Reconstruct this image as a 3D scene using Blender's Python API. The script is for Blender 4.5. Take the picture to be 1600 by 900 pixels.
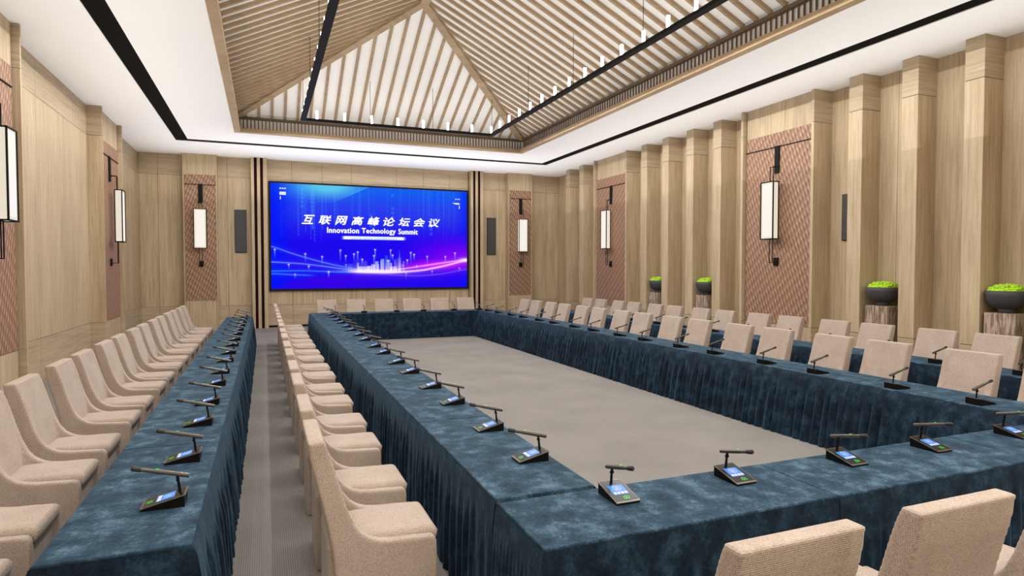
import bpy, bmesh, math, random
import numpy as np
from mathutils import Vector, Matrix

random.seed(7)
PI = math.pi
SC = bpy.context.scene
COL = SC.collection
for o in list(bpy.data.objects):
    bpy.data.objects.remove(o)

# ------------------------------------------------------------------ camera
F_PX, PITCH = 970.0, math.atan(30 / 970.0)
YAW = math.atan2(386.5, math.hypot(970, 30))
CAM_Z = 2.0
cd = bpy.data.cameras.new('camera')
cd.sensor_fit = 'HORIZONTAL'; cd.sensor_width = 36; cd.lens = F_PX * 36 / 1600
cd.clip_start = 0.05; cd.clip_end = 100
cam = bpy.data.objects.new('camera', cd); COL.objects.link(cam)
cam.location = (0, 0, CAM_Z); cam.rotation_euler = (PI / 2 - PITCH, 0, -YAW)
SC.camera = cam

# ------------------------------------------------------------------ world, lights, exposure
w = bpy.data.worlds.new('world'); SC.world = w; w.use_nodes = True
w.node_tree.nodes['Background'].inputs[0].default_value = (0.9, 0.95, 1, 1)
w.node_tree.nodes['Background'].inputs[1].default_value = 0.3

def area(name, loc, rot, sx, sy, power, col=(0.975, 0.99, 1), spread=180):
    l = bpy.data.lights.new(name, 'AREA'); l.shape = 'RECTANGLE'; l.size = sx; l.size_y = sy
    l.energy = power; l.color = col; l.spread = math.radians(spread)
    o = bpy.data.objects.new(name, l); COL.objects.link(o)
    o.location = loc; o.rotation_euler = rot
    return o
UP = 2.8                                                            # watts per square metre of unseen fill lights added to brighten the ceiling
for nm, x, y, sx, sy in (('upward_fill_left', -2.0, 10.6, 2.6, 23.4), ('upward_fill_right', 9.35, 10.6, 2.6, 23.4), ('upward_fill_back', 3.67, 20.4, 8.7, 3.6), ('upward_fill_front', 3.67, 0.8, 8.7, 3.6), ('upward_fill_middle', 3.67, 10.6, 7.4, 15.0)):
    area(nm, (x, y, 4.1), (PI, 0, 0), sx, sy, UP * sx * sy * (0.75 if nm.endswith('middle') else 1.3 if nm.endswith('back') else 1.0), spread=150)

vs = SC.view_settings
vs.view_transform = 'Standard'; vs.look = 'None'; vs.gamma = 1; vs.use_curve_mapping = False
vs.exposure = 0.0
SC.display_settings.display_device = 'sRGB'

# ------------------------------------------------------------------ helpers
def lin(r, g, b):
    f = lambda c: (c / 255 / 12.92) if c / 255 <= 0.04045 else ((c / 255 + 0.055) / 1.055) ** 2.4
    return (f(r), f(g), f(b), 1)

def box(bm, x0, x1, y0, y1, z0, z1, bevel=0, seg=1):
    r = bmesh.ops.create_cube(bm, size=1)
    vv = r['verts']
    for v in vv:
        v.co = Vector(((x0 + x1) / 2 + v.co.x * (x1 - x0), (y0 + y1) / 2 + v.co.y * (y1 - y0), (z0 + z1) / 2 + v.co.z * (z1 - z0)))
    if bevel:
        es = list({e for v in vv for e in v.link_edges})
        bmesh.ops.bevel(bm, geom=es, offset=bevel, segments=seg, affect='EDGES', profile=0.5)
    return vv

def cyl(bm, p0, p1, r0, r1=None, seg=12, caps=True):
    r1 = r0 if r1 is None else r1
    p0, p1 = Vector(p0), Vector(p1); d = p1 - p0
    q = Vector((0, 0, 1)).rotation_difference(d.normalized()).to_matrix().to_4x4()
    m = Matrix.Translation((p0 + p1) / 2) @ q
    bmesh.ops.create_cone(bm, cap_ends=caps, segments=seg, radius1=r0, radius2=r1, depth=d.length, matrix=m)

def beam(bm, p0, p1, width, depth, up, bevel=0):
    """bar from p0 to p1, top face through the line, hanging down by depth along -up"""
    p0, p1, up = Vector(p0), Vector(p1), Vector(up).normalized()
    d = (p1 - p0).normalized(); s = d.cross(up).normalized(); up = s.cross(d).normalized()
    vs_ = []
    for p in (p0, p1):
        for a, b in ((-.5, 0), (.5, 0), (.5, -1), (-.5, -1)):
            vs_.append(bm.verts.new(p + s * (a * width) + up * (b * depth)))
    for f in ((0, 1, 2, 3), (7, 6, 5, 4), (0, 4, 5, 1), (1, 5, 6, 2), (2, 6, 7, 3), (3, 7, 4, 0)):
        bm.faces.new([vs_[i] for i in f])

def lathe(bm, prof, seg=32, loc=(0, 0, 0)):
    rings = []
    for r, z in prof:
        rings.append([bm.verts.new((loc[0] + r * math.cos(2 * PI * i / seg), loc[1] + r * math.sin(2 * PI * i / seg), loc[2] + z)) for i in range(seg)])
    for a, b in zip(rings[:-1], rings[1:]):
        for i in range(seg):
            bm.faces.new((a[i], a[(i + 1) % seg], b[(i + 1) % seg], b[i]))
    bm.faces.new(rings[0][::-1]); bm.faces.new(rings[-1])

def prism(bm, prof, axis_pts, x0, x1):
    """profile in (y,z), extruded along x"""
    a = [bm.verts.new((x0, p[0], p[1])) for p in prof]
    b = [bm.verts.new((x1, p[0], p[1])) for p in prof]
    bm.faces.new(a); bm.faces.new(b[::-1])
    n = len(prof)
    for i in range(n):
        bm.faces.new((a[i], b[i], b[(i + 1) % n], a[(i + 1) % n]))

def obj(name, bm, mat, parent=None, smooth=False, loc=None):
    if isinstance(bm, bmesh.types.BMesh):
        bmesh.ops.recalc_face_normals(bm, faces=bm.faces)
        me = bpy.data.meshes.new(name); bm.to_mesh(me); bm.free()
    else:
        me = bm
    if mat is not None and not me.materials:
        for m in (mat if isinstance(mat, (list, tuple)) else [mat]):
            me.materials.append(m)
    if smooth:
        me.shade_smooth()
    o = bpy.data.objects.new(name, me); COL.objects.link(o)
    if parent is not None:
        o.parent = parent
    if loc is not None:
        o.location = loc
    return o

def tag(o, label=None, cat=None, group=None, kind=None):
    if label: o['label'] = label
    if cat: o['category'] = cat
    if group: o['group'] = group
    if kind: o['kind'] = kind
    return o

def thing(name, label, cat, loc=(0, 0, 0), rz=0, group=None):
    o = bpy.data.objects.new(name, None); COL.objects.link(o)
    o.empty_display_size = 0.1
    o.location = loc; o.rotation_euler = (0, 0, rz)
    return tag(o, label, cat, group)

KIDS = {}
def kids(o):
    return [c for c in bpy.data.objects if c.parent == o]

def dup(root, loc, rz, label, group=None):
    r = root.copy(); COL.objects.link(r); r.location = loc; r.rotation_euler = (0, 0, rz)
    r['label'] = label
    if group: r['group'] = group
    if root.name not in KIDS:
        KIDS[root.name] = [(c, kids(c)) for c in kids(root)]
    for ch, gs in KIDS[root.name]:
        c = ch.copy(); COL.objects.link(c); c.parent = r
        for g in gs:
            d = g.copy(); COL.objects.link(d); d.parent = c
    return r

def struct(name, bm, mat, parent=None, **k):
    o = obj(name, bm, mat, parent, **k)
    if parent is None: o['kind'] = 'structure'
    return o

def sempty(name):
    o = bpy.data.objects.new(name, None); COL.objects.link(o); o['kind'] = 'structure'
    return o

def in_view(x, y, z, mx=40):
    s, c = math.sin(YAW), math.cos(YAW); sp, cp = math.sin(PITCH), math.cos(PITCH)
    p = Vector((x, y, z - CAM_Z)); fz = p.dot(Vector((s * cp, c * cp, -sp)))
    if fz < 0.2: return False
    u = 800 + F_PX * p.dot(Vector((c, -s, 0))) / fz
    v = 450 - F_PX * p.dot(Vector((s * sp, c * sp, cp))) / fz
    return -mx < u < 1600 + mx and -mx < v < 900 + mx

# ------------------------------------------------------------------ materials
class NT:
    def __init__(self, name):
        self.m = bpy.data.materials.new(name); self.m.use_nodes = True
        self.t = self.m.node_tree; self.n = self.t.nodes; self.b = self.n['Principled BSDF']
    def node(self, kind, **k):
        n = self.n.new(kind)
        for a, b in k.items(): setattr(n, a, b)
        return n
    def link(self, a, b): self.t.links.new(a, b)
    def math(self, op, a, b=None, c=None):
        n = self.node('ShaderNodeMath', operation=op)
        for i, v in enumerate((a, b, c)):
            if v is None: continue
            if isinstance(v, (int, float)): n.inputs[i].default_value = v
            else: self.link(v, n.inputs[i])
        return n.outputs[0]
    def coords(self, scale=(1, 1, 1), rand=0.0, kind='Object'):
        c = self.node('ShaderNodeTexCoord').outputs[kind]
        if rand:
            oi = self.node('ShaderNodeObjectInfo')
            r = self.math('MULTIPLY', oi.outputs['Random'], rand)
            cb = self.node('ShaderNodeCombineXYZ'); self.link(r, cb.inputs[0]); self.link(r, cb.inputs[1]); self.link(r, cb.inputs[2])
            va = self.node('ShaderNodeVectorMath', operation='ADD'); self.link(c, va.inputs[0]); self.link(cb.outputs[0], va.inputs[1])
            c = va.outputs[0]
        mp = self.node('ShaderNodeMapping'); mp.inputs['Scale'].default_value = scale
        self.link(c, mp.inputs['Vector'])
        return mp.outputs[0]
    def noise(self, vec, scale, detail=3, rough=0.5):
        n = self.node('ShaderNodeTexNoise'); n.inputs['Scale'].default_value = scale
        n.inputs['Detail'].default_value = detail; n.inputs['Roughness'].default_value = rough
        self.link(vec, n.inputs['Vector']); return n.outputs['Fac']
    def ramp(self, fac, stops):
        r = self.node('ShaderNodeValToRGB'); e = r.color_ramp.elements
        while len(e) < len(stops): e.new(0.5)
        for q, (p, c) in zip(e, stops): q.position = p; q.color = c
        self.link(fac, r.inputs[0]); return r.outputs[0]
    def mix(self, fac, a, b, mode='MIX'):
        n = self.node('ShaderNodeMix', data_type='RGBA', blend_type=mode)
        if isinstance(fac, (int, float)): n.inputs[0].default_value = fac
        else: self.link(fac, n.inputs[0])
        for i, v in ((6, a), (7, b)):
            if isinstance(v, tuple): n.inputs[i].default_value = v
            else: self.link(v, n.inputs[i])
        return n.outputs[2]
    def bump(self, h, strength=0.3, dist=0.01):
        n = self.node('ShaderNodeBump'); n.inputs['Strength'].default_value = strength; n.inputs['Distance'].default_value = dist
        self.link(h, n.inputs['Height']); self.link(n.outputs[0], self.b.inputs['Normal'])
    def color(self, c):
        if isinstance(c, tuple): self.b.inputs['Base Color'].default_value = c
        else: self.link(c, self.b.inputs['Base Color'])
    def set(self, **k):
        for a, v in k.items(): self.b.inputs[a.replace('_', ' ')].default_value = v

def plain(name, c, rough=0.5, metal=0, spec=0.5):
    t = NT(name); t.color(c); t.set(Roughness=rough, Metallic=metal)
    t.b.inputs['Specular IOR Level'].default_value = spec
    return t.m

def wood(name, vertical, c0, c1, c2):
    t = NT(name)
    sc = (14, 14, 0.55) if vertical else (0.55, 0.55, 14)
    v = t.coords(sc)
    a = t.noise(v, 1.6, 5, 0.6)
    v2 = t.coords((60, 60, 1.5) if vertical else (1.5, 1.5, 60))
    b = t.noise(v2, 2.2, 3, 0.6)
    v3 = t.coords((2.2, 2.2, 0.35) if vertical else (0.35, 0.35, 2.2))
    d = t.noise(v3, 1.3, 2, 0.5)
    f = t.math('ADD', t.math('MULTIPLY', a, 0.5), t.math('ADD', t.math('MULTIPLY', b, 0.3), t.math('MULTIPLY', d, 0.25)))
    t.color(t.ramp(f, [(0.36, c0), (0.52, c1), (0.68, c2)]))
    t.set(Roughness=0.55)
    t.b.inputs['Specular IOR Level'].default_value = 0.3
    t.bump(b, 0.12, 0.004)
    return t.m

W0, W1, W2 = lin(158, 138, 109), lin(184, 163, 132), lin(204, 185, 155)
M_WV = wood('oak_vertical_grain', True, W0, W1, W2)
M_WH = wood('oak_horizontal_grain', False, lin(156, 137, 110), lin(179, 159, 131), lin(197, 178, 149))
M_WR = wood('oak_rafter', False, lin(150, 126, 96), lin(168, 143, 111), lin(182, 158, 126))
M_BLK = plain('black_metal', lin(24, 22, 20), 0.7, spec=0.15)
M_TRK = plain('black_track', lin(20, 18, 16), 0.9, spec=0.05)
M_MAR = plain('dark_maroon_strip', lin(34, 6, 12), 0.7, spec=0.08)
M_CEIL = plain('white_ceiling_paint', lin(246, 244, 241), 0.9, spec=0.1)
M_ROOF = plain('white_roof_panel', lin(246, 243, 238), 0.85, spec=0.1)
M_GAP = plain('dark_gap', lin(28, 24, 20), 0.9, spec=0.1)

# carpet
t = NT('grey_carpet')
v = t.coords((1, 1, 1))
n1 = t.noise(v, 260, 2, 0.7); n2 = t.noise(v, 1.2, 3)
wv = t.node('ShaderNodeTexWave'); wv.bands_direction = 'X'; wv.inputs['Scale'].default_value = 22; wv.inputs['Distortion'].default_value = 1.5
wv.inputs['Detail'].default_value = 1; wv.inputs['Detail Scale'].default_value = 6; t.link(v, wv.inputs['Vector'])
wv2 = t.node('ShaderNodeTexWave'); wv2.bands_direction = 'Y'; wv2.inputs['Scale'].default_value = 30; wv2.inputs['Distortion'].default_value = 1.5; t.link(v, wv2.inputs['Vector'])
kn = t.math('MULTIPLY', wv.outputs['Fac'], wv2.outputs['Fac'])
f = t.math('ADD', t.math('MULTIPLY', n1, 0.55), t.math('ADD', t.math('MULTIPLY', kn, 0.25), t.math('MULTIPLY', n2, 0.15)))
t.color(t.ramp(f, [(0.3, lin(112, 108, 104)), (0.5, lin(152, 147, 142)), (0.7, lin(186, 181, 175))]))
t.set(Roughness=1.0); t.b.inputs['Specular IOR Level'].default_value = 0.05
t.bump(f, 0.5, 0.006)
M_CARPET = t.m

# knitted chair fabric
t = NT('beige_knit_fabric')
v = t.coords((1, 1, 1), rand=3.0)
sx = t.node('ShaderNodeSeparateXYZ'); t.link(t.coords((1, 1, 1)), sx.inputs[0])
hx = t.math('ADD', sx.outputs[0], sx.outputs[1])
nrm = t.node('ShaderNodeSeparateXYZ'); t.link(t.node('ShaderNodeTexCoord').outputs['Normal'], nrm.inputs[0])
flat = t.math('GREATER_THAN', t.math('ABSOLUTE', nrm.outputs[2]), 0.72)
hz = t.math('ADD', t.math('MULTIPLY', sx.outputs[1], flat), t.math('MULTIPLY', sx.outputs[2], t.math('SUBTRACT', 1, flat)))
hx = t.math('ADD', sx.outputs[0], t.math('MULTIPLY', sx.outputs[1], t.math('SUBTRACT', 1, flat)))
jz = t.math('ADD', hz, t.math('MULTIPLY', t.noise(v, 30, 2), 0.006))
jx = t.math('ADD', hx, t.math('MULTIPLY', t.noise(v, 24, 2), 0.008))
rows = t.math('SINE', t.math('MULTIPLY', jz, 2 * PI / 0.0078))
cols = t.math('SINE', t.math('ADD', t.math('MULTIPLY', jx, 2 * PI / 0.0092), t.math('MULTIPLY', rows, 0.7)))
kn = t.math('MULTIPLY', t.math('ADD', t.math('MULTIPLY', rows, 0.27), t.math('MULTIPLY', cols, 0.12)), t.math('SUBTRACT', 1, t.math('MULTIPLY', flat, 0.55)))
n1 = t.noise(v, 130, 2, 0.7); n2 = t.noise(v, 5, 2)
f = t.math('ADD', t.math('MULTIPLY', kn, 0.5), t.math('ADD', t.math('MULTIPLY', n1, 0.7), t.math('MULTIPLY', n2, 0.2)))
t.color(t.ramp(f, [(0.18, lin(132, 113, 98)), (0.45, lin(178, 161, 147)), (0.75, lin(200, 184, 172))]))
t.set(Roughness=0.95); t.b.inputs['Specular IOR Level'].default_value = 0.1
t.b.inputs['Sheen Weight'].default_value = 0.15
t.bump(f, 0.45, 0.004)
M_FAB = t.m

# blue velvet cloth
def velvet(name, dark, mid, light):
    t = NT(name)
    v = t.coords((1, 1, 1), rand=40.0)
    n1 = t.noise(v, 7.5, 4, 0.62); n2 = t.noise(v, 60, 3, 0.7); n3 = t.noise(v, 2.2, 2)
    f = t.math('ADD', t.math('MULTIPLY', n1, 0.75), t.math('ADD', t.math('MULTIPLY', n2, 0.22), t.math('MULTIPLY', n3, 0.12)))
    t.color(t.ramp(f, [(0.38, dark), (0.55, mid), (0.72, light)]))
    t.set(Roughness=0.85); t.b.inputs['Specular IOR Level'].default_value = 0.15
    t.b.inputs['Sheen Weight'].default_value = 0.25; t.b.inputs['Sheen Roughness'].default_value = 0.4
    t.b.inputs['Sheen Tint'].default_value = lin(120, 160, 190)
    t.bump(n2, 0.25, 0.004)
    return t.m
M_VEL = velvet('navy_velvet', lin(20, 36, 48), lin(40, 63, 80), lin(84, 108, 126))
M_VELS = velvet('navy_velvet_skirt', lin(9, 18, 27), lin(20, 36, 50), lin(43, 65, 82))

# woven copper wall covering
t = NT('woven_copper_covering')
sx = t.node('ShaderNodeSeparateXYZ'); t.link(t.coords(), sx.inputs[0])
a = t.math('ADD', sx.outputs[0], sx.outputs[1]); z = sx.outputs[2]
u = t.math('DIVIDE', t.math('SUBTRACT', a, t.math('MULTIPLY', z, 0.36)), 0.092)
vv = t.math('DIVIDE', z, 0.17)
s1 = t.math('SINE', t.math('MULTIPLY', u, 2 * PI))
s2 = t.math('SINE', t.math('ADD', t.math('MULTIPLY', vv, 2 * PI), t.math('MULTIPLY', t.math('FLOOR', u), 2.4)))
nf = t.noise(t.coords((30, 30, 4)), 3, 3, 0.7); ng = t.noise(t.coords((1, 1, 1)), 90, 2, 0.6)
nb = t.noise(t.coords((1, 1, 0.4)), 1.1, 2)
f = t.math('ADD', t.math('MULTIPLY', s1, 0.11), t.math('ADD', t.math('MULTIPLY', s2, 0.07), t.math('ADD', t.math('MULTIPLY', nf, 0.6), t.math('MULTIPLY', ng, 0.38))))
c = t.ramp(f, [(0.22, lin(74, 52, 46)), (0.45, lin(130, 98, 80)), (0.62, lin(168, 134, 109)), (0.8, lin(212, 188, 162))])
c = t.mix(t.math('MULTIPLY', nb, 0.3), c, lin(176, 126, 84))
t.color(c); t.set(Roughness=0.6)
t.bump(f, 0.5, 0.008)
M_WEAVE = t.m

# stump wood
t = NT('weathered_timber')
sx = t.node('ShaderNodeSeparateXYZ'); t.link(t.coords(), sx.inputs[0])
n = t.noise(t.coords((9, 9, 1.3), rand=20), 1.6, 5, 0.6)
rg = t.math('SINE', t.math('MULTIPLY', n, 24))
nn = t.noise(t.coords((60, 60, 4)), 1.5, 3)
f = t.math('ADD', t.math('MULTIPLY', rg, 0.22), t.math('ADD', t.math('MULTIPLY', nn, 0.4), 0.3))
t.color(t.ramp(f, [(0.12, lin(84, 66, 52)), (0.4, lin(142, 121, 102)), (0.8, lin(190, 170, 150))]))
t.set(Roughness=0.8); t.bump(f, 0.5, 0.01)
M_STUMP = t.m

# moss
t = NT('bright_green_moss')
n = t.noise(t.coords(), 28, 4, 0.7)
t.color(t.ramp(n, [(0.3, lin(70, 120, 6)), (0.5, lin(156, 205, 22)), (0.7, lin(206, 236, 60))]))
t.set(Roughness=0.8); M_MOSS = t.m
M_BOWL = plain('charcoal_ceramic', lin(62, 60, 62), 0.6)

def emis(name, c, s=1.0, base=(0, 0, 0, 1), rough=0.4):
    t = NT(name); t.color(base); t.set(Roughness=rough)
    t.b.inputs['Emission Color'].default_value = c; t.b.inputs['Emission Strength'].default_value = s
    return t.m
M_CANDLE = emis('lit_candle_tube', (1, 0.98, 0.95, 1), 22.0)
M_GLASS_W = emis('warm_lit_shade', lin(255, 244, 224), 0.75, lin(90, 88, 84), 0.25)
M_GLASS_F = emis('lit_shade_inner', lin(255, 248, 236), 0.9, lin(60, 60, 58), 0.25)
M_SCR_BLUE = emis('touch_screen_blue', lin(50, 150, 246), 0.9)
M_SCR_WHITE = emis('touch_screen_icons', lin(250, 240, 255), 0.9)
M_GREEN = emis('green_indicator', lin(40, 230, 60), 1.0)
M_TXT_W = emis('display_white', (1, 1, 1, 1), 1.0)
M_TXT_C = emis('display_cyan_text', lin(90, 180, 215), 1.0)
M_SPK = plain('speaker_grille', lin(62, 62, 63), 0.6)
M_SILV = plain('brushed_grey_metal', lin(112, 104, 94), 0.35, 0.7)
M_GLOSS = plain('black_glass', lin(18, 17, 16), 0.3, spec=0.25)
M_BLKP = plain('black_plastic', lin(7, 7, 7), 0.5, spec=0.2)
M_WD = wood('oak_frieze', True, lin(84, 66, 46), lin(98, 79, 57), lin(112, 92, 68))
M_BAR = plain('gunmetal', lin(98, 92, 86), 0.35, 0.6)
M_GRILLE = plain('microphone_grille', lin(58, 55, 52), 0.5, 0.5)

# ------------------------------------------------------------------ room constants
XL, XR, YB, YF, H = -3.70, 11.05, 22.70, -1.5, 5.70
ZB, ZT = 0.77, 5.03

# floor
bm = bmesh.new(); box(bm, XL - 0.3, XR + 0.3, YF - 0.3, YB + 0.3, -0.1, 0)
struct('floor', bm, M_CARPET)

# ------------------------------------------------------------------ ceiling with hipped coffer
CX0, CX1, CY0, CY1 = -0.72, 7.72, 2.7, 18.5
ceil = sempty('ceiling')
bm = bmesh.new()
T0 = 1.1                                                            # outer line of the black track, front
tr = dict(xo0=-2.33, xi0=-2.00, xi1=9.09, xo1=9.39, yi1=19.97, yo1=20.30, yo0=0.9, yi0=1.2)
def ring(bm, a, b, z0, z1):
    (ax0, ax1, ay0, ay1), (bx0, bx1, by0, by1) = a, b               # a outer, b inner
    box(bm, ax0, bx0, ay0, ay1, z0, z1); box(bm, bx1, ax1, ay0, ay1, z0, z1)
    box(bm, bx0, bx1, ay0, by0, z0, z1); box(bm, bx0, bx1, by1, ay1, z0, z1)
ring(bm, (XL - 0.3, XR + 0.3, YF - 0.3, YB + 0.3), (tr['xo0'], tr['xo1'], tr['yo0'], tr['yo1']), H, H + 0.12)
ring(bm, (tr['xi0'], tr['xi1'], tr['yi0'], tr['yi1']), (CX0, CX1, CY0, CY1), H, H + 0.12)
obj('ceiling_board', bm, M_CEIL, ceil)
bm = bmesh.new()
ring(bm, (tr['xo0'], tr['xo1'], tr['yo0'], tr['yo1']), (tr['xi0'], tr['xi1'], tr['yi0'], tr['yi1']), H + 0.012, H + 0.10)
obj('recessed_track', bm, M_TRK, ceil)
# coffer frame board
bm = bmesh.new()
ring(bm, (CX0, CX1, CY0, CY1), (CX0 + 0.16, CX1 - 0.16, CY0 + 0.16, CY1 - 0.16), H - 0.012, H + 0.09)
obj('coffer_frame', bm, M_WR, ceil)
# lattice frieze
E0, E1 = H + 0.09, 6.06                                             # slats from E0 to E1, rail E1..6.12
ZE = 6.13
for nm, side in (('b', 0), ('f', 1), ('l', 2), ('r', 3)):
    bm = bmesh.new(); bw = bmesh.new()
    if side < 2:
        y = CY1 if side == 0 else CY0; s = -1 if side == 0 else 1
        n = int((CX1 - CX0) / 0.0935)
        for i in range(n):
            x = CX0 + 0.05 + i * 0.0935
            box(bm, x - 0.0125, x + 0.0125, min(y, y + s * 0.02), max(y, y + s * 0.02), E0, E1)
        box(bm, CX0, CX1, min(y - s * 0.01, y + s * 0.075), max(y - s * 0.01, y + s * 0.075), E1, E1 + 0.065)
        box(bw, CX0 - 0.05, CX1 + 0.05, min(y - s * 0.05, y - s * 0.02), max(y - s * 0.05, y - s * 0.02), H + 0.02, ZE + 0.05)
    else:
        x = CX0 if side == 2 else CX1; s = 1 if side == 2 else -1
        n = int((CY1 - CY0) / 0.113)
        for i in range(n):
            y = CY0 + 0.06 + i * 0.113
            box(bm, min(x, x + s * 0.02), max(x, x + s * 0.02), y - 0.013, y + 0.013, E0, E1)
        box(bm, min(x - s * 0.01, x + s * 0.075), max(x - s * 0.01, x + s * 0.075), CY0 + 0.08, CY1 - 0.08, E1, E1 + 0.065)
        box(bw, min(x - s * 0.05, x - s * 0.02), max(x - s * 0.05, x - s * 0.02), CY0 - 0.02, CY1 + 0.02, H + 0.02, ZE + 0.05)
    obj('lattice_frieze', bm, M_WD, ceil)
    obj('frieze_backing', bw, M_ROOF, ceil)
# hipped roof
XM, HALF, RISE = (CX0 + CX1) / 2, (CX1 - CX0) / 2, 2.07
AY1, AY0, ZA = CY1 - HALF, CY0 + HALF, ZE + RISE
c00, c10, c01, c11 = (CX0, CY0, ZE), (CX1, CY0, ZE), (CX0, CY1, ZE), (CX1, CY1, ZE)
a0, a1 = (XM, AY0, ZA), (XM, AY1, ZA)
up = 0.06
for pts in ((c00, c01, a1, a0), (c11, c10, a0, a1), (c01, c11, a1), (c10, c00, a0)):
    bm = bmesh.new(); V = [bm.verts.new((p[0], p[1], p[2] + up)) for p in pts]; W = [bm.verts.new((p[0], p[1], p[2] + up + 0.04)) for p in pts]
    bm.faces.new(V); bm.faces.new(W[::-1])
    for i in range(len(V)): bm.faces.new((V[i], V[(i + 1) % len(V)], W[(i + 1) % len(V)], W[i]))
    obj('roof_panel', bm, M_ROOF, ceil)
slope = RISE / HALF
DEP = 0.06
for s in (-1, 1):                                                   # side slopes
    bm = bmesh.new(); xe = CX0 if s < 0 else CX1
    nrm = Vector((s * slope, 0, 1)).normalized()
    k = 0; y = CY0 + 0.20
    while y < CY1 - 0.1:
        run = min(HALF, CY1 - y, y - CY0)
        if run > 0.12:
            beam(bm, (xe, y, ZE + up), (xe - s * run, y, ZE + up + slope * run), 0.064, 0.063, nrm)
        y += 0.3155
    obj('rafters', bm, M_WR, ceil)
for s in (-1, 1):                                                   # end slopes
    bm = bmesh.new(); ye = CY0 if s < 0 else CY1
    nrm = Vector((0, s * slope, 1)).normalized()
    x = CX0 + 0.29
    while x < CX1 - 0.1:
        run = min(CX1 - x, x - CX0)
        if run > 0.12:
            beam(bm, (x, ye, ZE + up), (x, ye - s * run, ZE + up + slope * run), 0.068, 0.05, nrm)
        x += 0.3345
    obj('rafters', bm, M_WR, ceil)
for p, q in ((c00, a0), (c10, a0), (c01, a1), (c11, a1)):
    bm = bmesh.new(); beam(bm, (p[0], p[1], p[2] + up), (q[0], q[1], q[2] + up), 0.20, 0.14, (0, 0, 1)); obj('hip_beam', bm, M_WR, ceil)
bm = bmesh.new(); beam(bm, (XM, AY0 - 0.1, ZA + up), (XM, AY1 + 0.1, ZA + up), 0.20, 0.15, (0, 0, 1)); obj('ridge_beam', bm, M_WR, ceil)

# ------------------------------------------------------------------ walls
def pane(bm_v, bm_h, axis, s0, s1, face, back, seams, zs=(0, ZB, ZT, H)):
    """wall lining split by seams; axis 'x' runs along x with face at y, 'y' along y with face at x"""
    g = 0.004
    cuts = [s0] + sorted(q for q in seams if s0 + 0.03 < q < s1 - 0.03) + [s1]
    lo, hi = min(face, back), max(face, back)
    for i in range(len(cuts) - 1):
        a, b = cuts[i] + g, cuts[i + 1] - g
        for j in range(len(zs) - 1):
            z0, z1 = zs[j] + (g if j else 0), zs[j + 1] - (g if j < len(zs) - 2 else 0)
            tgt = bm_v if (len(zs) == 2 or j == 1) else bm_h
            if axis == 'x': box(tgt, a, b, lo, hi, z0, z1)
            else: box(tgt, lo, hi, a, b, z0, z1)

def wall(name, x0, x1, y0, y1):
    r = sempty(name)
    bm = bmesh.new(); box(bm, x0, x1, y0, y1, 0, H); obj('wall_core', bm, M_GAP, r)
    return r

# blocks with woven panel: (y0, y1)
wl = wall('wall_left', XL - 0.25, XL - 0.02, YF, YB + 0.25)
bv, bh = bmesh.new(), bmesh.new()
BL = [(2.31, 4.45), (9.47, 11.62), (16.67, 18.82)]
seg = [(YF, BL[0][0]), (BL[0][1], BL[1][0]), (BL[1][1], BL[2][0]), (BL[2][1], YB)]
seamsL = [0.6, 1.3, 5.6, 6.1, 8.3, 8.5, 12.1, 13.28, 15.6, 15.72, 20.5, 21.74, 22.35]
for a, b in seg: pane(bv, bh, 'y', a, b, XL, XL - 0.02, seamsL)
obj('wood_panelling', bv, M_WV, wl); obj('wood_panelling', bh, M_WH, wl)

wr = wall('wall_right', XR + 0.02, XR + 0.25, YF, YB + 0.25)
bv, bh = bmesh.new(), bmesh.new()
BR = [(2.47, 4.55), (9.665, 11.77), (16.80, 18.90)]
seamsR = [0.2 + 1.08 * k for k in range(22)]
pane(bv, bh, 'y', YF, YB, XR, XR + 0.02, [12.1, 14.3, 8.2, 15.9, 19.3, 21.6], zs=(0, H))
obj('wood_panelling', bv, M_WV, wr); bh.free()

TRIM = [0]
def trim():
    TRIM[0] += 1; return sempty('trim_%d' % TRIM[0])
def block(parent, s, xw, xf, y0, y1):
    """projecting bay; s=+1 projects to +x (left wall), -1 to -x"""
    b0, b1 = (min(xw, xf), max(xw, xf))
    bv, bh, bg = bmesh.new(), bmesh.new(), bmesh.new()
    lip = 0.065
    fr = xf - s * 0.10                                              # recessed face
    g = 0.004
    for (ya, yb) in ((y0, y0 + lip), (y1 - lip, y1)):
        for j, (z0, z1) in enumerate(((0, ZB - g), (ZB + g, ZT - g), (ZT + g, H))):
            box(bv if j == 1 else bh, b0, b1, ya, yb, z0, z1)
    # recessed infill above and below the woven panel, upright boards
    ya, yb = y0 + lip + 0.03, y1 - lip - 0.03
    box(bg, min(xw, fr - s * 0.03), max(xw, fr - s * 0.03), y0 + lip, y1 - lip, 0, H)
    nb = 8; wds = [0.13, 0.1, 0.18, 0.11, 0.14, 0.09, 0.16, 0.09]; tot = sum(wds); p = ya
    for wd in wds:
        q = p + (yb - ya) * wd / tot
        for z0, z1 in ((0, ZB - 0.01), (ZT + 0.0, H)):
            box(bv, min(fr, fr - s * 0.03), max(fr, fr - s * 0.03), p + 0.002, q - 0.002, z0, z1)
        p = q
    parent = trim()
    b = obj('panel_bay', bv, M_WV, parent)
    obj('bay_cap', bh, M_WH, b); obj('bay_shadow_gap', bg, M_GAP, b)
    return fr, ya, yb

WOV = []
for i, (y0, y1) in enumerate(BL):
    fr, ya, yb = block(wl, 1, XL, -3.40, y0, y1)
    if i: WOV.append(('left', fr, ya - 0.02, yb - 0.02, i))
for i, (y0, y1) in enumerate(BR):
    fr, ya, yb = block(wr, -1, XR, 10.54, y0, y1)
    if i: WOV.append(('right', fr, ya, yb, i))

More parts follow.
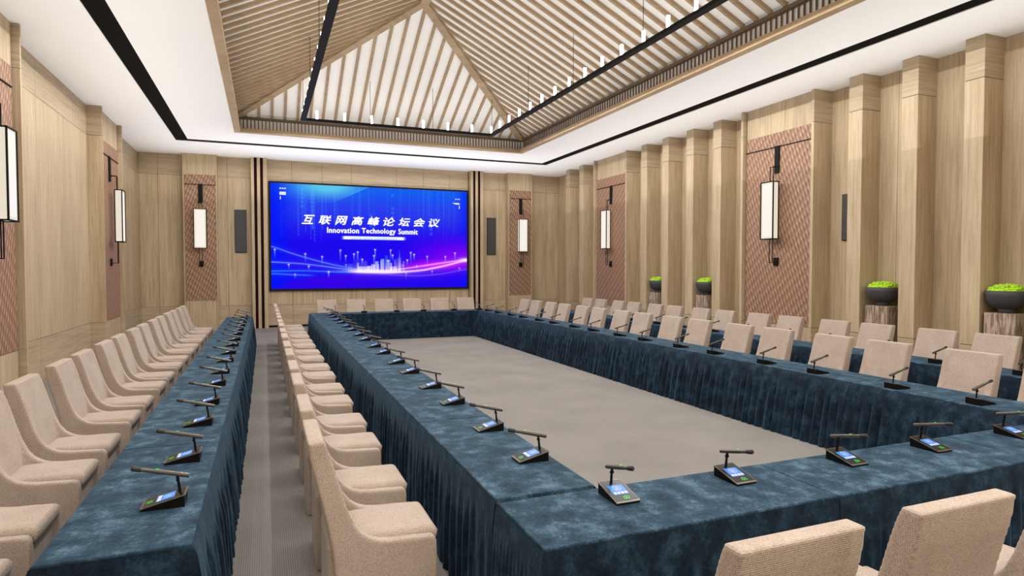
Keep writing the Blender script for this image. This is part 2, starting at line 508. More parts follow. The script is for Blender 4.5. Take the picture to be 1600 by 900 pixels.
# pilasters of the right wall
PY = [5.35, 6.42, 7.49, 8.57, 12.50, 13.57, 14.66, 15.73, 19.69, 20.75, 1.35, 0.3]
for y in PY:
    bm = bmesh.new(); box(bm, 10.57, XR, y, y + 0.30, ZB + 0.004, ZT - 0.004, 0.004); p = obj('pilaster', bm, M_WV, trim())
    bm = bmesh.new(); box(bm, 10.57, XR, y, y + 0.30, ZT + 0.004, H, 0.004); obj('pilaster_cap', bm, M_WH, p)
    bm = bmesh.new(); box(bm, 10.57, XR, y, y + 0.30, 0, ZB - 0.004, 0.004); obj('pilaster_base', bm, M_WH, p)
    bm = bmesh.new(); box(bm, 10.58, XR, y + 0.01, y + 0.29, ZB - 0.02, ZB + 0.02); box(bm, 10.58, XR, y + 0.01, y + 0.29, ZT - 0.02, ZT + 0.02); obj('pilaster_joint', bm, M_GAP, p)

# back wall
wb = wall('wall_back', XL, XR, YB + 0.02, YB + 0.25)
bv, bh = bmesh.new(), bmesh.new()
pane(bv, bh, 'x', XL, -2.40, YB, YB + 0.02, [-3.66, -3.14])
pane(bv, bh, 'x', -1.44, -0.39, YB, YB + 0.02, [-1.12])
pane(bv, bh, 'x', 0.11, 7.24, YB, YB + 0.02, [0.9, 1.9, 2.9, 4.5, 5.5, 6.5], zs=(0.07, ZB, ZT, H))
pane(bv, bh, 'x', 7.76, 8.77, YB, YB + 0.02, [8.5])
pane(bv, bh, 'x', 9.76, XR, YB, YB + 0.02, [10.5])
obj('wood_panelling', bv, M_WV, wb); obj('wood_panelling', bh, M_WH, wb)
bm = bmesh.new(); box(bm, 0.12, 7.23, YB - 0.005, YB + 0.02, 0, 0.065); obj('black_plinth', bm, M_BLK, wb)
for x0 in (-2.40, 8.77):
    bm = bmesh.new(); yf = 22.40; x1 = x0 + 0.985
    box(bm, x0, x0 + 0.03, yf - 0.03, YB, 0, H); box(bm, x1 - 0.03, x1, yf - 0.03, YB, 0, H)
    box(bm, x0 + 0.03, x1 - 0.03, yf, YB, 0, 0.97); box(bm, x0 + 0.03, x1 - 0.03, yf, YB, ZT, H)
    box(bm, x0 + 0.03, x1 - 0.03, yf + 0.02, YB, 0.97, ZT)
    obj('panel_bay', bm, M_WV, trim())
    WOV.append(('back', yf, x0 + 0.055, x1 - 0.03, 0 if x0 < 0 else 1))
for x0 in (-0.39, 7.26):                                            # striped columns
    bm = bmesh.new(); y0 = 22.42
    for a, b in ((0, .095), (.185, .285), (.375, .5)):
        box(bm, x0 + a, x0 + b, y0, YB, 0, H, 0.004)
    p = obj('striped_column', bm, M_WV, trim())
    bm = bmesh.new()
    for a, b in ((.095, .185), (.285, .375)): box(bm, x0 + a, x0 + b, y0 + 0.02, YB, 0, H)
    obj('maroon_strip', bm, M_MAR, p)
# front wall behind the camera
wf = wall('wall_front', XL, XR, YF - 0.25, YF - 0.02)
bv, bh = bmesh.new(), bmesh.new()
pane(bv, bh, 'x', XL, XR, YF, YF - 0.02, [XL + 1.05 * k for k in range(1, 14)])
obj('wood_panelling', bv, M_WV, wf); obj('wood_panelling', bh, M_WH, wf)

# ------------------------------------------------------------------ woven panels + lanterns
WL = {('left', 1): 'on the left wall, cut by the left edge of the photo', ('left', 2): 'on the left wall, nearer the back corner',
      ('right', 1): 'on the right wall, beside the dark slot speaker', ('right', 2): 'on the right wall, nearer the back corner',
      ('back', 0): 'on the back wall, left of the display', ('back', 1): 'on the back wall, right of the display'}
for side, fr, a, b, i in WOV:
    bm = bmesh.new()
    if side == 'left': box(bm, fr - 0.03, fr + 0.008, a, b, ZB, ZT)
    elif side == 'right': box(bm, fr - 0.008, fr + 0.03, a, b, ZB, ZT)
    else: box(bm, a, b, fr - 0.008, fr + 0.02, 0.97, ZT)
    tag(obj('woven_wall_panel', bm, M_WEAVE), 'tall copper-brown woven panel ' + WL[(side, i)], 'wall panel', 'woven wall panels')

def make_lantern(halfpanel):
    """local: wall behind at +Y (panel face y=0), room at -Y"""
    t = thing('wall_lantern', '', 'wall lamp', group='hanging wall lanterns')
    W, D, Z0, Z1, yb = 0.18, 0.15, 2.66, 3.91, -0.145
    y0, y1 = yb - D, yb
    r = 0.011
    bm = bmesh.new()
    for x in (-W, W):
        for y in (y0, y1): box(bm, x - r, x + r, y - r, y + r, Z0, Z1)
    for z in (Z0, Z1):
        for y in (y0, y1): box(bm, -W - r, W + r, y - r, y + r, z - r, z + r)
        for x in (-W, W): box(bm, x - r, x + r, y0, y1, z - r, z + r)
    obj('frame', bm, M_BLK, t)
    bm = bmesh.new(); box(bm, -W + 0.004, W - 0.004, y0 + 0.006, y1 - 0.004, Z0 + 0.004, Z1 - 0.004)
    sh = obj('shade', bm, M_GLASS_W, t)
    bm = bmesh.new(); box(bm, -W + 0.05, W - 0.05, y0 + 0.0, y0 + 0.02, Z0 + 0.055, Z1 - 0.055); obj('diffuser', bm, M_GLASS_F, sh)
    bm = bmesh.new(); box(bm, -0.065, 0.065, -0.035, -0.012, 4.12, 4.73, 0.003); box(bm, -0.065, 0.065, -0.012, -0.002, 4.4, 4.7); obj('top_plate', bm, M_BLK, t)
    bm = bmesh.new(); box(bm, -0.065, 0.065, -0.035, -0.002, 2.07, 2.25, 0.003); obj('bottom_plate', bm, M_BLK, t)
    ym = y1 - 0.02; q = 0.007
    for x in (-0.048, 0.048):
        for za, zb, zw in ((Z1, 4.26, 4.26), (2.14, Z0, 2.14)):
            bm = bmesh.new()
            box(bm, x - q, x + q, ym - q, ym + q, za, zb)
            box(bm, x - q, x + q, ym, -0.03, zw - q, zw + q)
            obj('hanger_rod', bm, M_BLK, t)
    bm = bmesh.new(); box(bm, -halfpanel, halfpanel, -0.022, -0.001, 4.702, 4.72); obj('hanging_rail', bm, M_BLK, t)
    return t
LL = {('left', 1): 'glowing box lantern cut by the left edge of the photo', ('left', 2): 'glowing box lantern on the left wall nearer the corner',
      ('right', 1): 'glowing box lantern on the right wall beside the slot speaker', ('right', 2): 'glowing box lantern on the right wall nearer the corner',
      ('back', 0): 'glowing box lantern on the back wall, left of the display', ('back', 1): 'glowing box lantern on the back wall, right of the display'}
for side, fr, a, b, i in WOV:
    t = make_lantern((b - a) / 2)
    t['label'] = LL[(side, i)]; m = (a + b) / 2
    if side == 'left': t.location = (fr + 0.008, 10.48 if i == 1 else m, 0); t.rotation_euler.z = PI / 2
    elif side == 'right': t.location = (fr - 0.008, m, 0); t.rotation_euler.z = -PI / 2
    else: t.location = (m, fr - 0.008, 0)

# ------------------------------------------------------------------ speakers
def speaker(label, loc, rz, z0=2.54, z1=3.97):
    t = thing('wall_speaker', label, 'speaker', loc, rz, 'slim wall speakers')
    bm = bmesh.new(); box(bm, -0.18, 0.18, -0.05, 0, z0, z1, 0.004); obj('housing', bm, M_BLK, t)
    bm = bmesh.new(); box(bm, -0.17, 0.17, -0.056, -0.048, z0 + 0.01, z1 - 0.01)
    for k in range(int((z1 - z0 - 0.03) / 0.05)): box(bm, -0.165, 0.165, -0.060, -0.054, z0 + 0.03 + k * 0.05, z0 + 0.06 + k * 0.05)
    obj('grille', bm, M_SPK, t)
speaker('slim charcoal column speaker on the back wall, left of the display', (-0.725, YB, 0), 0)
speaker('slim charcoal column speaker on the back wall, right of the display', (8.17, YB, 0), 0)
speaker('dark slot speaker on the right wall, half hidden behind a pilaster', (XR, 9.18, 0), -PI / 2, 2.58, 3.52)

# ------------------------------------------------------------------ display
SX0, SX1, SZ0, SZ1, SY = 0.15, 7.21, 1.25, 4.97, 22.60
disp = thing('video_wall_display', 'huge blue video wall with conference title on the back wall', 'display', (0, 0, 0))
bm = bmesh.new(); f = 0.06
box(bm, SX0, SX1, SY + 0.012, YB - 0.002, SZ0, SZ1)
box(bm, SX0, SX1, SY - 0.012, SY + 0.02, SZ1 - f, SZ1); box(bm, SX0, SX1, SY - 0.012, SY + 0.02, SZ0, SZ0 + f)
box(bm, SX0, SX0 + f, SY - 0.012, SY + 0.02, SZ0 + f, SZ1 - f); box(bm, SX1 - f, SX1, SY - 0.012, SY + 0.02, SZ0 + f, SZ1 - f)
obj('bezel', bm, M_BLK, disp)
# picture as colours on a fine grid
NX, NZ = 640, 330
S, T = np.meshgrid(np.linspace(0, 1, NX), np.linspace(0, 1, NZ))
def mixc(a, b, k): return a * (1 - k[..., None]) + np.array(b, float) * k[..., None]
img = np.zeros((NZ, NX, 3)); img[:] = (30, 8, 238)
sm = lambda a, b, x: np.clip((x - a) / (b - a), 0, 1) ** 2 * (3 - 2 * np.clip((x - a) / (b - a), 0, 1))
img = mixc(img, (42, 62, 238), sm(0.4, 0.8, T))
img = mixc(img, (20, 96, 240), sm(0.75, 1.02, T))
img = mixc(img, (0, 22, 250), 0.8 * (1 - sm(0.0, 0.14, S)) + 0.5 * sm(0.93, 1, S))
# upper glow
line = 1.0 - (0.466 - S) * 0.95
glow = np.exp(-((S - 0.27) / 0.16) ** 2) * sm(0.80, 1.0, T)
glow *= np.where(S > 0.3, sm(-0.005, 0.012, T - line) * 0.8 + 0.2, 1)
img = mixc(img, (96, 205, 235), np.clip(glow * 1.1, 0, 0.95))
ln = np.exp(-((T - line) / 0.006) ** 2) * (S > 0.27) * (S < 0.468) * sm(0.27, 0.4, S)
img = mixc(img, (70, 190, 240), ln * 0.7)
rng = np.random.RandomState(4)
for k in range(44):                                                 # columns of digits
    s0 = rng.uniform(0.03, 0.93); t0 = rng.uniform(0.45, 0.75); a = rng.uniform(0.08, 0.32) * (1.5 if s0 < 0.35 else 0.8)
    wd = rng.choice([0.0016, 0.0022, 0.0035]); per = rng.uniform(0.018, 0.04)
    m = np.exp(-((S - s0) / wd) ** 2) * (T > t0) * (0.45 + 0.55 * (np.sin(2 * PI * T / per) > 0))
    img = mixc(img, (90, 190, 255), m * a)
for s0, t0, n_, st in ((0.145, 0.95, 5, 0.04), (0.595, 0.93, 1, .05), (0.595, 0.80, 3, 0.045), (0.483, 0.72, 3, 0.05), (0.8, 0.7, 4, 0.05)):
    for q in range(n_):
        d = np.sqrt(((S - s0) * 1.9) ** 2 + (T - t0 + q * st) ** 2)
        img = mixc(img, (90, 190, 255), 0.5 * np.exp(-((d - 0.011) / 0.003) ** 2))
# lower glows
img = mixc(img, (150, 0, 240), 0.75 * np.exp(-((T - 0.27 - 0.06 * S) / 0.16) ** 2) * sm(0.55, 0.95, S))
img = mixc(img, (205, 0, 245), 0.85 * np.exp(-((T - 0.225 - 0.03 * (S - 0.7)) / 0.045) ** 2) * sm(0.55, 0.8, S) * (1 - 0.5 * sm(0.85, 1, S)))
hill = 0.02 + 0.13 * np.sin(np.clip(S / 0.95, 0, 1) * PI) ** 0.8
img = mixc(img, (70, 0, 225), 0.55 * sm(0, 0.004, hill - T) * np.exp(-((S - 0.3) / 0.3) ** 2))
def curve(pts, col, wd, amp, glw=0.02):
    global img
    ps = np.array(pts); y = np.interp(S[0], ps[:, 0], ps[:, 1])
    y = np.convolve(np.pad(y, 25, mode='edge'), np.ones(51) / 51, 'valid')[None, :]
    m = (S >= ps[0, 0]) & (S <= ps[-1, 0]); fade = sm(ps[-1, 0], ps[-1, 0] - 0.08, S) if ps[-1, 0] < 0.99 else 1.0
    fade = fade * (sm(ps[0, 0], ps[0, 0] + 0.06, S) if ps[0, 0] > 0.01 else 1.0)
    img = mixc(img, col, m * fade * np.clip(amp * np.exp(-((T - y) / wd) ** 2) + 0.3 * amp * np.exp(-np.abs(T - y) / glw), 0, 1))
curve([(0, .41), (.07, .355), (.15, .305), (.23, .26), (.32, .22), (.42, .185), (.5, .165)], (90, 140, 255), .006, .75)
curve([(0, .257), (.15, .24), (.32, .197), (.45, .165), (.5, .16)], (110, 140, 255), .006, .8)
curve([(0, .17), (.15, .174), (.32, .16), (.42, .158)], (60, 170, 255), .005, .6)
curve([(0, .147), (.1, .135), (.23, .125)], (60, 160, 255), .006, .6)
curve([(.38, .172), (.55, .168), (.70, .205), (.85, .25), (1, .29)], (255, 150, 255), .007, .9)
curve([(.36, .165), (.6, .155), (.75, .175), (.87, .22), (1, .285)], (255, 190, 255), .009, 1.0, .03)
curve([(.42, .16), (.6, .128), (.73, .118), (.85, .135), (1, .19)], (140, 90, 255), .006, .6)
img = mixc(img, (255, 235, 255), np.clip(1.3 * np.exp(-((T - 0.165 + 0.03 * (S - .5)) / 0.018) ** 2) * np.exp(-((S - 0.5) / 0.13) ** 2), 0, 1))
img = mixc(img, (255, 255, 255), np.exp(-((T - 0.285) / 0.02) ** 2) * sm(0.93, 1, S) * 0.9)
# skyline
bl = [(.395, .24, .03, .3), (.43, .33, .02, .25), (.448, .25, .012, .9), (.465, .31, .03, .3), (.50, .27, .02, .3), (.49, .215, .07, .95), (.53, .22, .03, 1), (.556, .235, .02, 1),
      (.561, .30, .004, .9), (.582, .265, .018, .95), (.592, .24, .012, 1), (.612, .275, .008, .95), (.622, .29, .018, .95), (.652, .325, .016, .95), (.668, .285, .014, .9), (.685, .25, .012, .95),
      (.71, .28, .012, .4), (.725, .295, .018, .6), (.746, .31, .018, .8), (.746, .35, .01, .7), (.746, .385, .004, .7), (.775, .27, .012, .5), (.70, .215, .04, .95)]
for s0, h, wd, a in bl:
    s0 = 0.415 + (s0 - 0.448) * 0.72; wd *= 0.85
    tp = sm(0.18, 0.38, T)
    m = ((np.abs(S - s0) < wd / 2 * 1.05) & (T < h) & (T > 0.155)) * a * (0.65 + 0.35 * np.cos((S - s0) * 900)) * (1 - 0.6 * sm(0.17, h, T) * (h > .29))
    cc = np.array((255, 245, 255)) * (1 - tp[..., None]) + np.array((60, 200, 235)) * tp[..., None]
    img = img * (1 - m[..., None]) + cc * m[..., None]
# pins
def pin(s, t, a=0.9, ln=0.09):
    global img
    tail = ((np.abs(S - s) < 0.0032) & (T < t) & (T > t - ln)) * (1 - (t - T) / ln) * a * 0.8
    img = mixc(img, (150, 190, 255), np.clip(tail, 0, 1))
    img = mixc(img, (255, 245, 255), a * np.exp(-(((S - s) / 0.005) ** 2 + ((T - t) / 0.007) ** 2)))
L_ = lambda x, y: ((415 + x / 9.7 - 420) / 310, (452 - (365 + y / 9.7)) / 166)
for x, y in ((100, 240), (525, 303), (768, 345), (575, 493), (290, 468), (378, 620), (860, 585)): pin(*L_(x, y), ln=0.09 if y < 400 else 0.05, a=0.9 if y < 600 else 0.6)
C_ = lambda x, y: ((500 + x / 10 - 420) / 310, (451.5 - (350 + y / 10)) / 158)
for x, y in ((218, 425), (300, 510), (427, 482), (485, 450), (555, 565), (758, 410), (740, 505), (960, 585), (1008, 415), (1040, 495), (1280, 572), (1338, 450), (1393, 480), (1437, 665), (38, 755), (302, 650), (1258, 780), (1200, 655)):
    pin(*C_(x, y), a=0.95 if y < 600 else 0.6, ln=0.12 if y < 470 else 0.07)
R_ = lambda x, y: ((400 + x / 4.286 - 420) / 310, (451 - (260 + y / 4.286)) / 154)
for x, y in ((1120, 608), (1253, 608), (1325, 583), (1155, 708), (1358, 688)): pin(*R_(x, y), a=0.85 if y < 650 else 0.55, ln=0.1 if y < 650 else 0.05)
# white ribbon under the subtitle
rb = sm(0.33, 0.352, S) * (1 - sm(0.645, 0.67, S)) * (np.abs(T - 0.497) < 0.0155)
img = mixc(img, (250, 252, 255), rb.astype(float))
img = np.clip(img / 255, 0, 1); lcol = np.where(img <= 0.04045, img / 12.92, ((img + 0.055) / 1.055) ** 2.4)
ix0, ix1, iz0, iz1 = SX0 + f, SX1 - f, SZ0 + f, SZ1 - f
co = np.stack([ix0 + S * (ix1 - ix0), np.full_like(S, SY), iz0 + T * (iz1 - iz0)], -1).reshape(-1, 3)
idx = np.arange(NX * NZ).reshape(NZ, NX)
fc = np.stack([idx[:-1, :-1], idx[:-1, 1:], idx[1:, 1:], idx[1:, :-1]], -1).reshape(-1, 4)
me = bpy.data.meshes.new('picture'); me.from_pydata(co.tolist(), [], fc.tolist())
ca = me.color_attributes.new('picture', 'FLOAT_COLOR', 'POINT')
ca.data.foreach_set('color', np.concatenate([lcol.reshape(-1, 3), np.ones((NX * NZ, 1))], 1).astype(np.float32).ravel())
t = NT('display_picture'); t.color((0, 0, 0, 1)); t.set(Roughness=0.5); t.b.inputs['Specular IOR Level'].default_value = 0
at = t.node('ShaderNodeAttribute', attribute_name='picture'); t.link(at.outputs['Color'], t.b.inputs['Emission Color']); t.b.inputs['Emission Strength'].default_value = 1.0
pic = obj('picture', me, t.m, disp)

def text_mesh(body, size, align='LEFT', off=0.0, space=1.0, shear=0.0, extrude=0.0):
    cu = bpy.data.curves.new('txt', 'FONT'); cu.body = body; cu.size = size; cu.align_x = align
    cu.offset = off; cu.space_character = space; cu.shear = shear; cu.extrude = extrude; cu.resolution_u = 3
    o = bpy.data.objects.new('txt', cu); COL.objects.link(o)
    dg = bpy.context.evaluated_depsgraph_get(); dg.update()
    me = bpy.data.meshes.new_from_object(o.evaluated_get(dg)); me = me.copy()
    bpy.data.objects.remove(o); return me
def fit(me, x0, x1, z0, z1, y):
    """lay text mesh upright and fit it into the rectangle"""
    n = len(me.vertices); a = np.empty(n * 3); me.vertices.foreach_get('co', a); a = a.reshape(-1, 3)
    mn, mxx = a.min(0), a.max(0)
    b = np.empty_like(a); b[:, 0] = x0 + (a[:, 0] - mn[0]) / (mxx[0] - mn[0]) * (x1 - x0)
    b[:, 2] = z0 + (a[:, 1] - mn[1]) / (mxx[1] - mn[1]) * (z1 - z0)
    b[:, 1] = y - a[:, 2]
    me.vertices.foreach_set('co', b.ravel()); me.update(); return me
def embolden(m, d):
    b_ = bmesh.new(); b_.from_mesh(m)
    for dx, dz in ((d, 0), (-d, 0), (0, d * .8), (0, -d * .8)):
        q_ = m.copy(); q_.transform(Matrix.Translation((dx, 0, dz))); b_.from_mesh(q_)
    m.clear_geometry(); b_.to_mesh(m); b_.free(); return m
for k, chx in enumerate('互联网高峰论坛会议'):
    m = fit(text_mesh(chx, 1, shear=0.25), 1.21 + 0.558 * k, 1.21 + 0.558 * k + 0.415, 3.555, 3.855, SY - 0.004)
    b_ = bmesh.new(); b_.from_mesh(m)
    for dx, dz in ((0.011, 0), (-0.011, 0), (0, 0.009), (0, -0.009), (0.008, 0.007), (-0.008, -0.007)):
        q_ = m.copy(); q_.transform(Matrix.Translation((dx, 0, dz))); b_.from_mesh(q_)
    m.clear_geometry(); b_.to_mesh(m); b_.free()
    obj('title_character', m, M_TXT_W, pic)
for wd, x0, x1, z0 in (('Innovation', 2.05, 3.13, 3.262), ('Technology', 3.235, 4.44, 3.215), ('Summit', 4.55, 5.25, 3.262)):
    m = embolden(fit(text_mesh(wd, 1, space=1.08), x0, x1, z0, 3.45, SY - 0.004), 0.009)
    obj('subtitle_word', m, M_TXT_W, pic)
m = fit(text_mesh('以科技促 创新发展 互联网高峰论坛会议', 1, off=0.01), 2.86, 4.5, 3.045, 3.115, SY - 0.004)
obj('ribbon_text', m, M_TXT_C, pic)
y0, y1 = SY - 0.004, SY - 0.002
def marks(rs):
    bm = bmesh.new()
    for a, b, c, d in rs: box(bm, a, b, y0, y1, c, d)
    obj('corner_mark', bm, M_TXT_W, pic)
marks([(0.50 + k * 0.075, 0.55 + k * 0.075, 4.72, 4.755) for k in range(3)])
marks([(0.50 + k * 0.052, 0.545 + k * 0.052, 4.52 + j * 0.055, 4.565 + j * 0.055) for k in range(4) for j in range(2)])
marks([(0.51, 0.535, 4.37, 4.46)])
marks([(6.70 + k * 0.07, 6.735 + k * 0.07, 4.60, 4.635) for k in range(3)])
marks([(6.60, 6.86, 4.455, 4.475), (6.68, 6.87, 4.425, 4.45)])
marks([(6.845, 6.87, 4.26, 4.38)])

# ------------------------------------------------------------------ chandelier
RX0, RX1, RY0, RY1, RZ = 0.90, 6.15, 4.35, 16.95, 5.80
ch = thing('linear_chandelier', 'large black rectangular ring chandelier with upright white light tubes', 'chandelier', (0, 0, 0))
bw = 0.13
for args in ((RX0, RX0 + bw, RY0, RY1), (RX1 - bw, RX1, RY0, RY1), (RX0 + bw, RX1 - bw, RY1 - bw, RY1), (RX0 + bw, RX1 - bw, RY0, RY0 + bw)):
    bm = bmesh.new(); box(bm, *args, RZ, RZ + 0.06, 0.004); obj('frame_bar', bm, M_BLK, ch)
bm = bmesh.new(); cyl(bm, (0, 0, 0), (0, 0, 0.215), 0.027, seg=14)
cm = obj('light_tube', bm, M_CANDLE, ch, smooth=False); cmesh = cm.data
spots = [(1.30 + 0.70 * k - 0.30, RY1 - bw / 2) for k in range(1, 8)]
spots = [(1.30 + 0.70 * k, RY1 - bw / 2) for k in range(7)]
yy = [16.88 - 0.70 * k for k in range(18)]
spots += [(RX1 - bw / 2, y) for y in yy] + [(RX0 + bw / 2, y) for y in yy]
DOWN_W = 52.0                                                       # each unseen fill spot added under the ring to light the lower room
for x, y in spots:
    l = bpy.data.lights.new('ring_fill_spot', 'SPOT'); l.energy = DOWN_W * (0.3 if y > 16.8 and 1.2 < x < 6 else 1.25 if x > 5 else 0.95); l.color = (1, 0.99, 0.975); l.shadow_soft_size = 0.0; l.spot_size = math.radians(177); l.spot_blend = 0.05
    o = bpy.data.objects.new('ring_fill_spot', l); COL.objects.link(o); o.location = (x, y, RZ - 0.012)
for x, y, pw in [(-1.6 + 1.45 * k, 1.05, 70) for k in range(8)] + [(-1.6 + 1.75 * k, -0.9, 150) for k in range(7)] + [(-2.165, 2.4 + 1.6 * k, 24) for k in range(11)]:  # added fill spots at ceiling height, no fixtures; one row behind the camera
    l = bpy.data.lights.new('ceiling_fill_spot', 'SPOT'); l.energy = pw; l.color = (1, 0.985, 0.96); l.shadow_soft_size = 0.0; l.spot_size = math.radians(165); l.spot_blend = 0.6
    o = bpy.data.objects.new('ceiling_fill_spot', l); COL.objects.link(o); o.location = (x, y, H - 0.004)
cm.location = (spots[0][0], spots[0][1], RZ + 0.06)
for x, y in spots[1:]:
    o = cm.copy(); COL.objects.link(o); o.location = (x, y, RZ + 0.06)
def roof_z(x, y):
    return ZE + up + slope * min(x - CX0, CX1 - x, y - CY0, CY1 - y)
for x, y in [(2.66, RY1 - .06), (4.37, RY1 - .06)] + [(x, y) for x in (RX0 + .06, RX1 - .06) for y in (16.85, 14.2, 11.8, 9.2, 6.6, 4.45)]:
    bm = bmesh.new(); cyl(bm, (x, y, RZ + 0.05), (x, y, roof_z(x, y) + 0.01), 0.0055, seg=6); obj('suspension_wire', bm, M_BLK, ch)

# ------------------------------------------------------------------ tables
TW, TL, TZ = 0.60, 1.80, 0.76
def skirt_strip(bm, L, top, flare, side, wdt, n, seed, amp=0.060, elo=0, ehi=0):
    """pleated cloth strip along Y at x=side*wdt/2, hanging to the floor"""
    NC = int(L / 0.0115); NR = 16
    rn = random.Random(seed); ph = [rn.uniform(0, 2 * PI) for _ in range(6)]
    rows = []
    for j in range(NR + 1):
        d = (j / NR) ** 1.15; z = (top - 0.004) * (1 - d) + 0.003 * d
        row = []
        for i in range(NC + 1):
            y = i / NC; q = 2 * PI * y
            yy = y + 0.011 * math.sin(3 * q + ph[0]) + 0.007 * math.sin(5 * q + ph[1]) + 0.004 * d * math.sin(9 * q + ph[2])
            c = abs(math.cos(PI * n * yy)) ** 0.5
            onset = 0.10 + 0.10 * (0.5 + 0.5 * math.sin(7 * q + ph[3]))
            k = max(0, min(1, (d - onset) / 0.28)); k = k * k * (3 - 2 * k)
            if elo > 0: k *= min(1, y * L / 0.09)
            if ehi > 0: k *= min(1, (1 - y) * L / 0.09)
            a = amp * (0.75 + 0.35 * math.sin(4 * q + ph[4]))
            off = 0.004 + flare * d ** 0.55 + k * a * (c - 0.75) + k * 0.008 * math.sin(13 * q + ph[5] + 2.5 * d)
            if j <= 1: off = 0.004 + flare * d ** 0.55
            row.append(bm.verts.new((side * (wdt / 2 + off), (y - 0.5) * L - (1 - y) ** 6 * (elo * d ** .55 + .006 * (elo > 0)) + y ** 6 * (ehi * d ** .55 + .006 * (ehi > 0)), z)))
        rows.append(row)
    for a, b in zip(rows[:-1], rows[1:]):
        for i in range(NC): bm.faces.new((a[i], a[i + 1], b[i + 1], b[i]))

def make_table(L, top, fl_opp, fl_chair, ends, seed, amp_opp=0.060):
    t = thing('conference_table', '', 'table')
    bm = bmesh.new(); box(bm, -TW / 2, TW / 2, -L / 2 + 0.0015, L / 2 - 0.0015, top - 0.035, top, 0.006, 2)
    obj('tablecloth_top', bm, M_VEL, t)
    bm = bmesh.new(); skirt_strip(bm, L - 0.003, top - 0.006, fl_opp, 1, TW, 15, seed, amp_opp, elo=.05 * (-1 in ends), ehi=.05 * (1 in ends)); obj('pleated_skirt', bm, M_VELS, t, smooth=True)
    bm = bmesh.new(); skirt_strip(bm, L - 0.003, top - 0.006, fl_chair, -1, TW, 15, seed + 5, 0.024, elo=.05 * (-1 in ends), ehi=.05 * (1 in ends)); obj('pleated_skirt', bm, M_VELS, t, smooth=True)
    for e in ends:
        bm = bmesh.new(); skirt_strip(bm, TW + 0.0, top - 0.006, 0.05, e, L - 0.003, 5, seed + 9, 0.02, elo=fl_opp + .004, ehi=fl_chair + .004)
        bmesh.ops.rotate(bm, verts=bm.verts, cent=(0, 0, 0), matrix=Matrix.Rotation(PI / 2, 3, 'Z'))
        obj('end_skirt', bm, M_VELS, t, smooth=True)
    return t

ORD = ['nearest', 'second nearest', 'third nearest', 'fourth nearest', 'fifth nearest', 'sixth nearest', 'seventh nearest', 'eighth nearest',
       'ninth nearest', 'tenth nearest', 'eleventh nearest', 'twelfth nearest', 'thirteenth nearest', 'fourteenth nearest', 'fifteenth nearest', 'farthest']
ORDL = ['leftmost', 'second from left', 'third from left', 'fourth from left', 'fifth from left', 'rightmost']
TP = 1.806
ROWS = {   # name: (x centre, rotation, opposite flare, chair flare, phrase)
    'left': (-0.62, 0, 0.085, 0.05, 'in the separate row along the left wall'),
    'mid': (1.445, 0, 0.14, 0.045, "in the square's left side"),
    'right': (6.25, PI, 0.17, 0.02, "in the square's right side"),
    'outer': (8.295, PI, 0.10, 0.03, 'in the outer row before the right wall pilasters')}
Y0 = 3.10
for rn, (xc, rz, f1, f2, ph) in ROWS.items():
    protos = {}
    for k in range(8):
        kind = 'near' if k == 0 and rn in ('left', 'outer') else ('far' if k == 7 and rn in ('left', 'outer') else 'plain')
        yc = Y0 + TP * (k + 0.5)
        if rn == 'outer' and not in_view(xc, yc + 0.9, 0.76): continue
        o_ = 'farthest' if k == 7 else ORD[k]
        lab = 'navy velvet skirted table, %s unit %s' % (o_, ph)
        if kind not in protos:
            e = {'near': -1, 'far': 1}.get(kind)
            if e is not None and rz: e = -e
            protos[kind] = make_table(TP - 0.002, TZ, f1, f2, [e] if e else [], 11 + len(protos) + hash(rn) % 1)
            protos[kind].location = (xc, yc, 0); protos[kind].rotation_euler.z = rz
            tag(protos[kind], lab, None, 'skirted tables ' + ph)
        else:
            dup(protos[kind], (xc, yc, 0), rz, lab, 'skirted tables ' + ph)
# front and back rows run along x
L3 = (6.52 - 1.145) / 3
for rn, yc, rz, top, ph in (('front', 2.7895, PI / 2, 0.745, "closing the square's near side"), ('back', 17.875, -PI / 2, TZ, "closing the square's far side")):
    fz = 0.0 if rn == 'front' else 0.01
    for k in range(3):
        e = {0: 1, 2: -1}.get(k) if rz > 0 else {0: -1, 2: 1}.get(k)
        ends = [e] if e else []
        xc = 1.145 + L3 * (k + 0.5)
        t = make_table(L3 - 0.002, top, fz, 0.03, ends, 31 + k, 0.006 if rn == 'front' else 0.03)
        t.location = (xc, yc, 0); t.rotation_euler.z = rz
        tag(t, 'navy velvet skirted table, %s of the three units %s' % (('leftmost', 'middle', 'rightmost')[k], ph), None, 'skirted tables ' + ph)

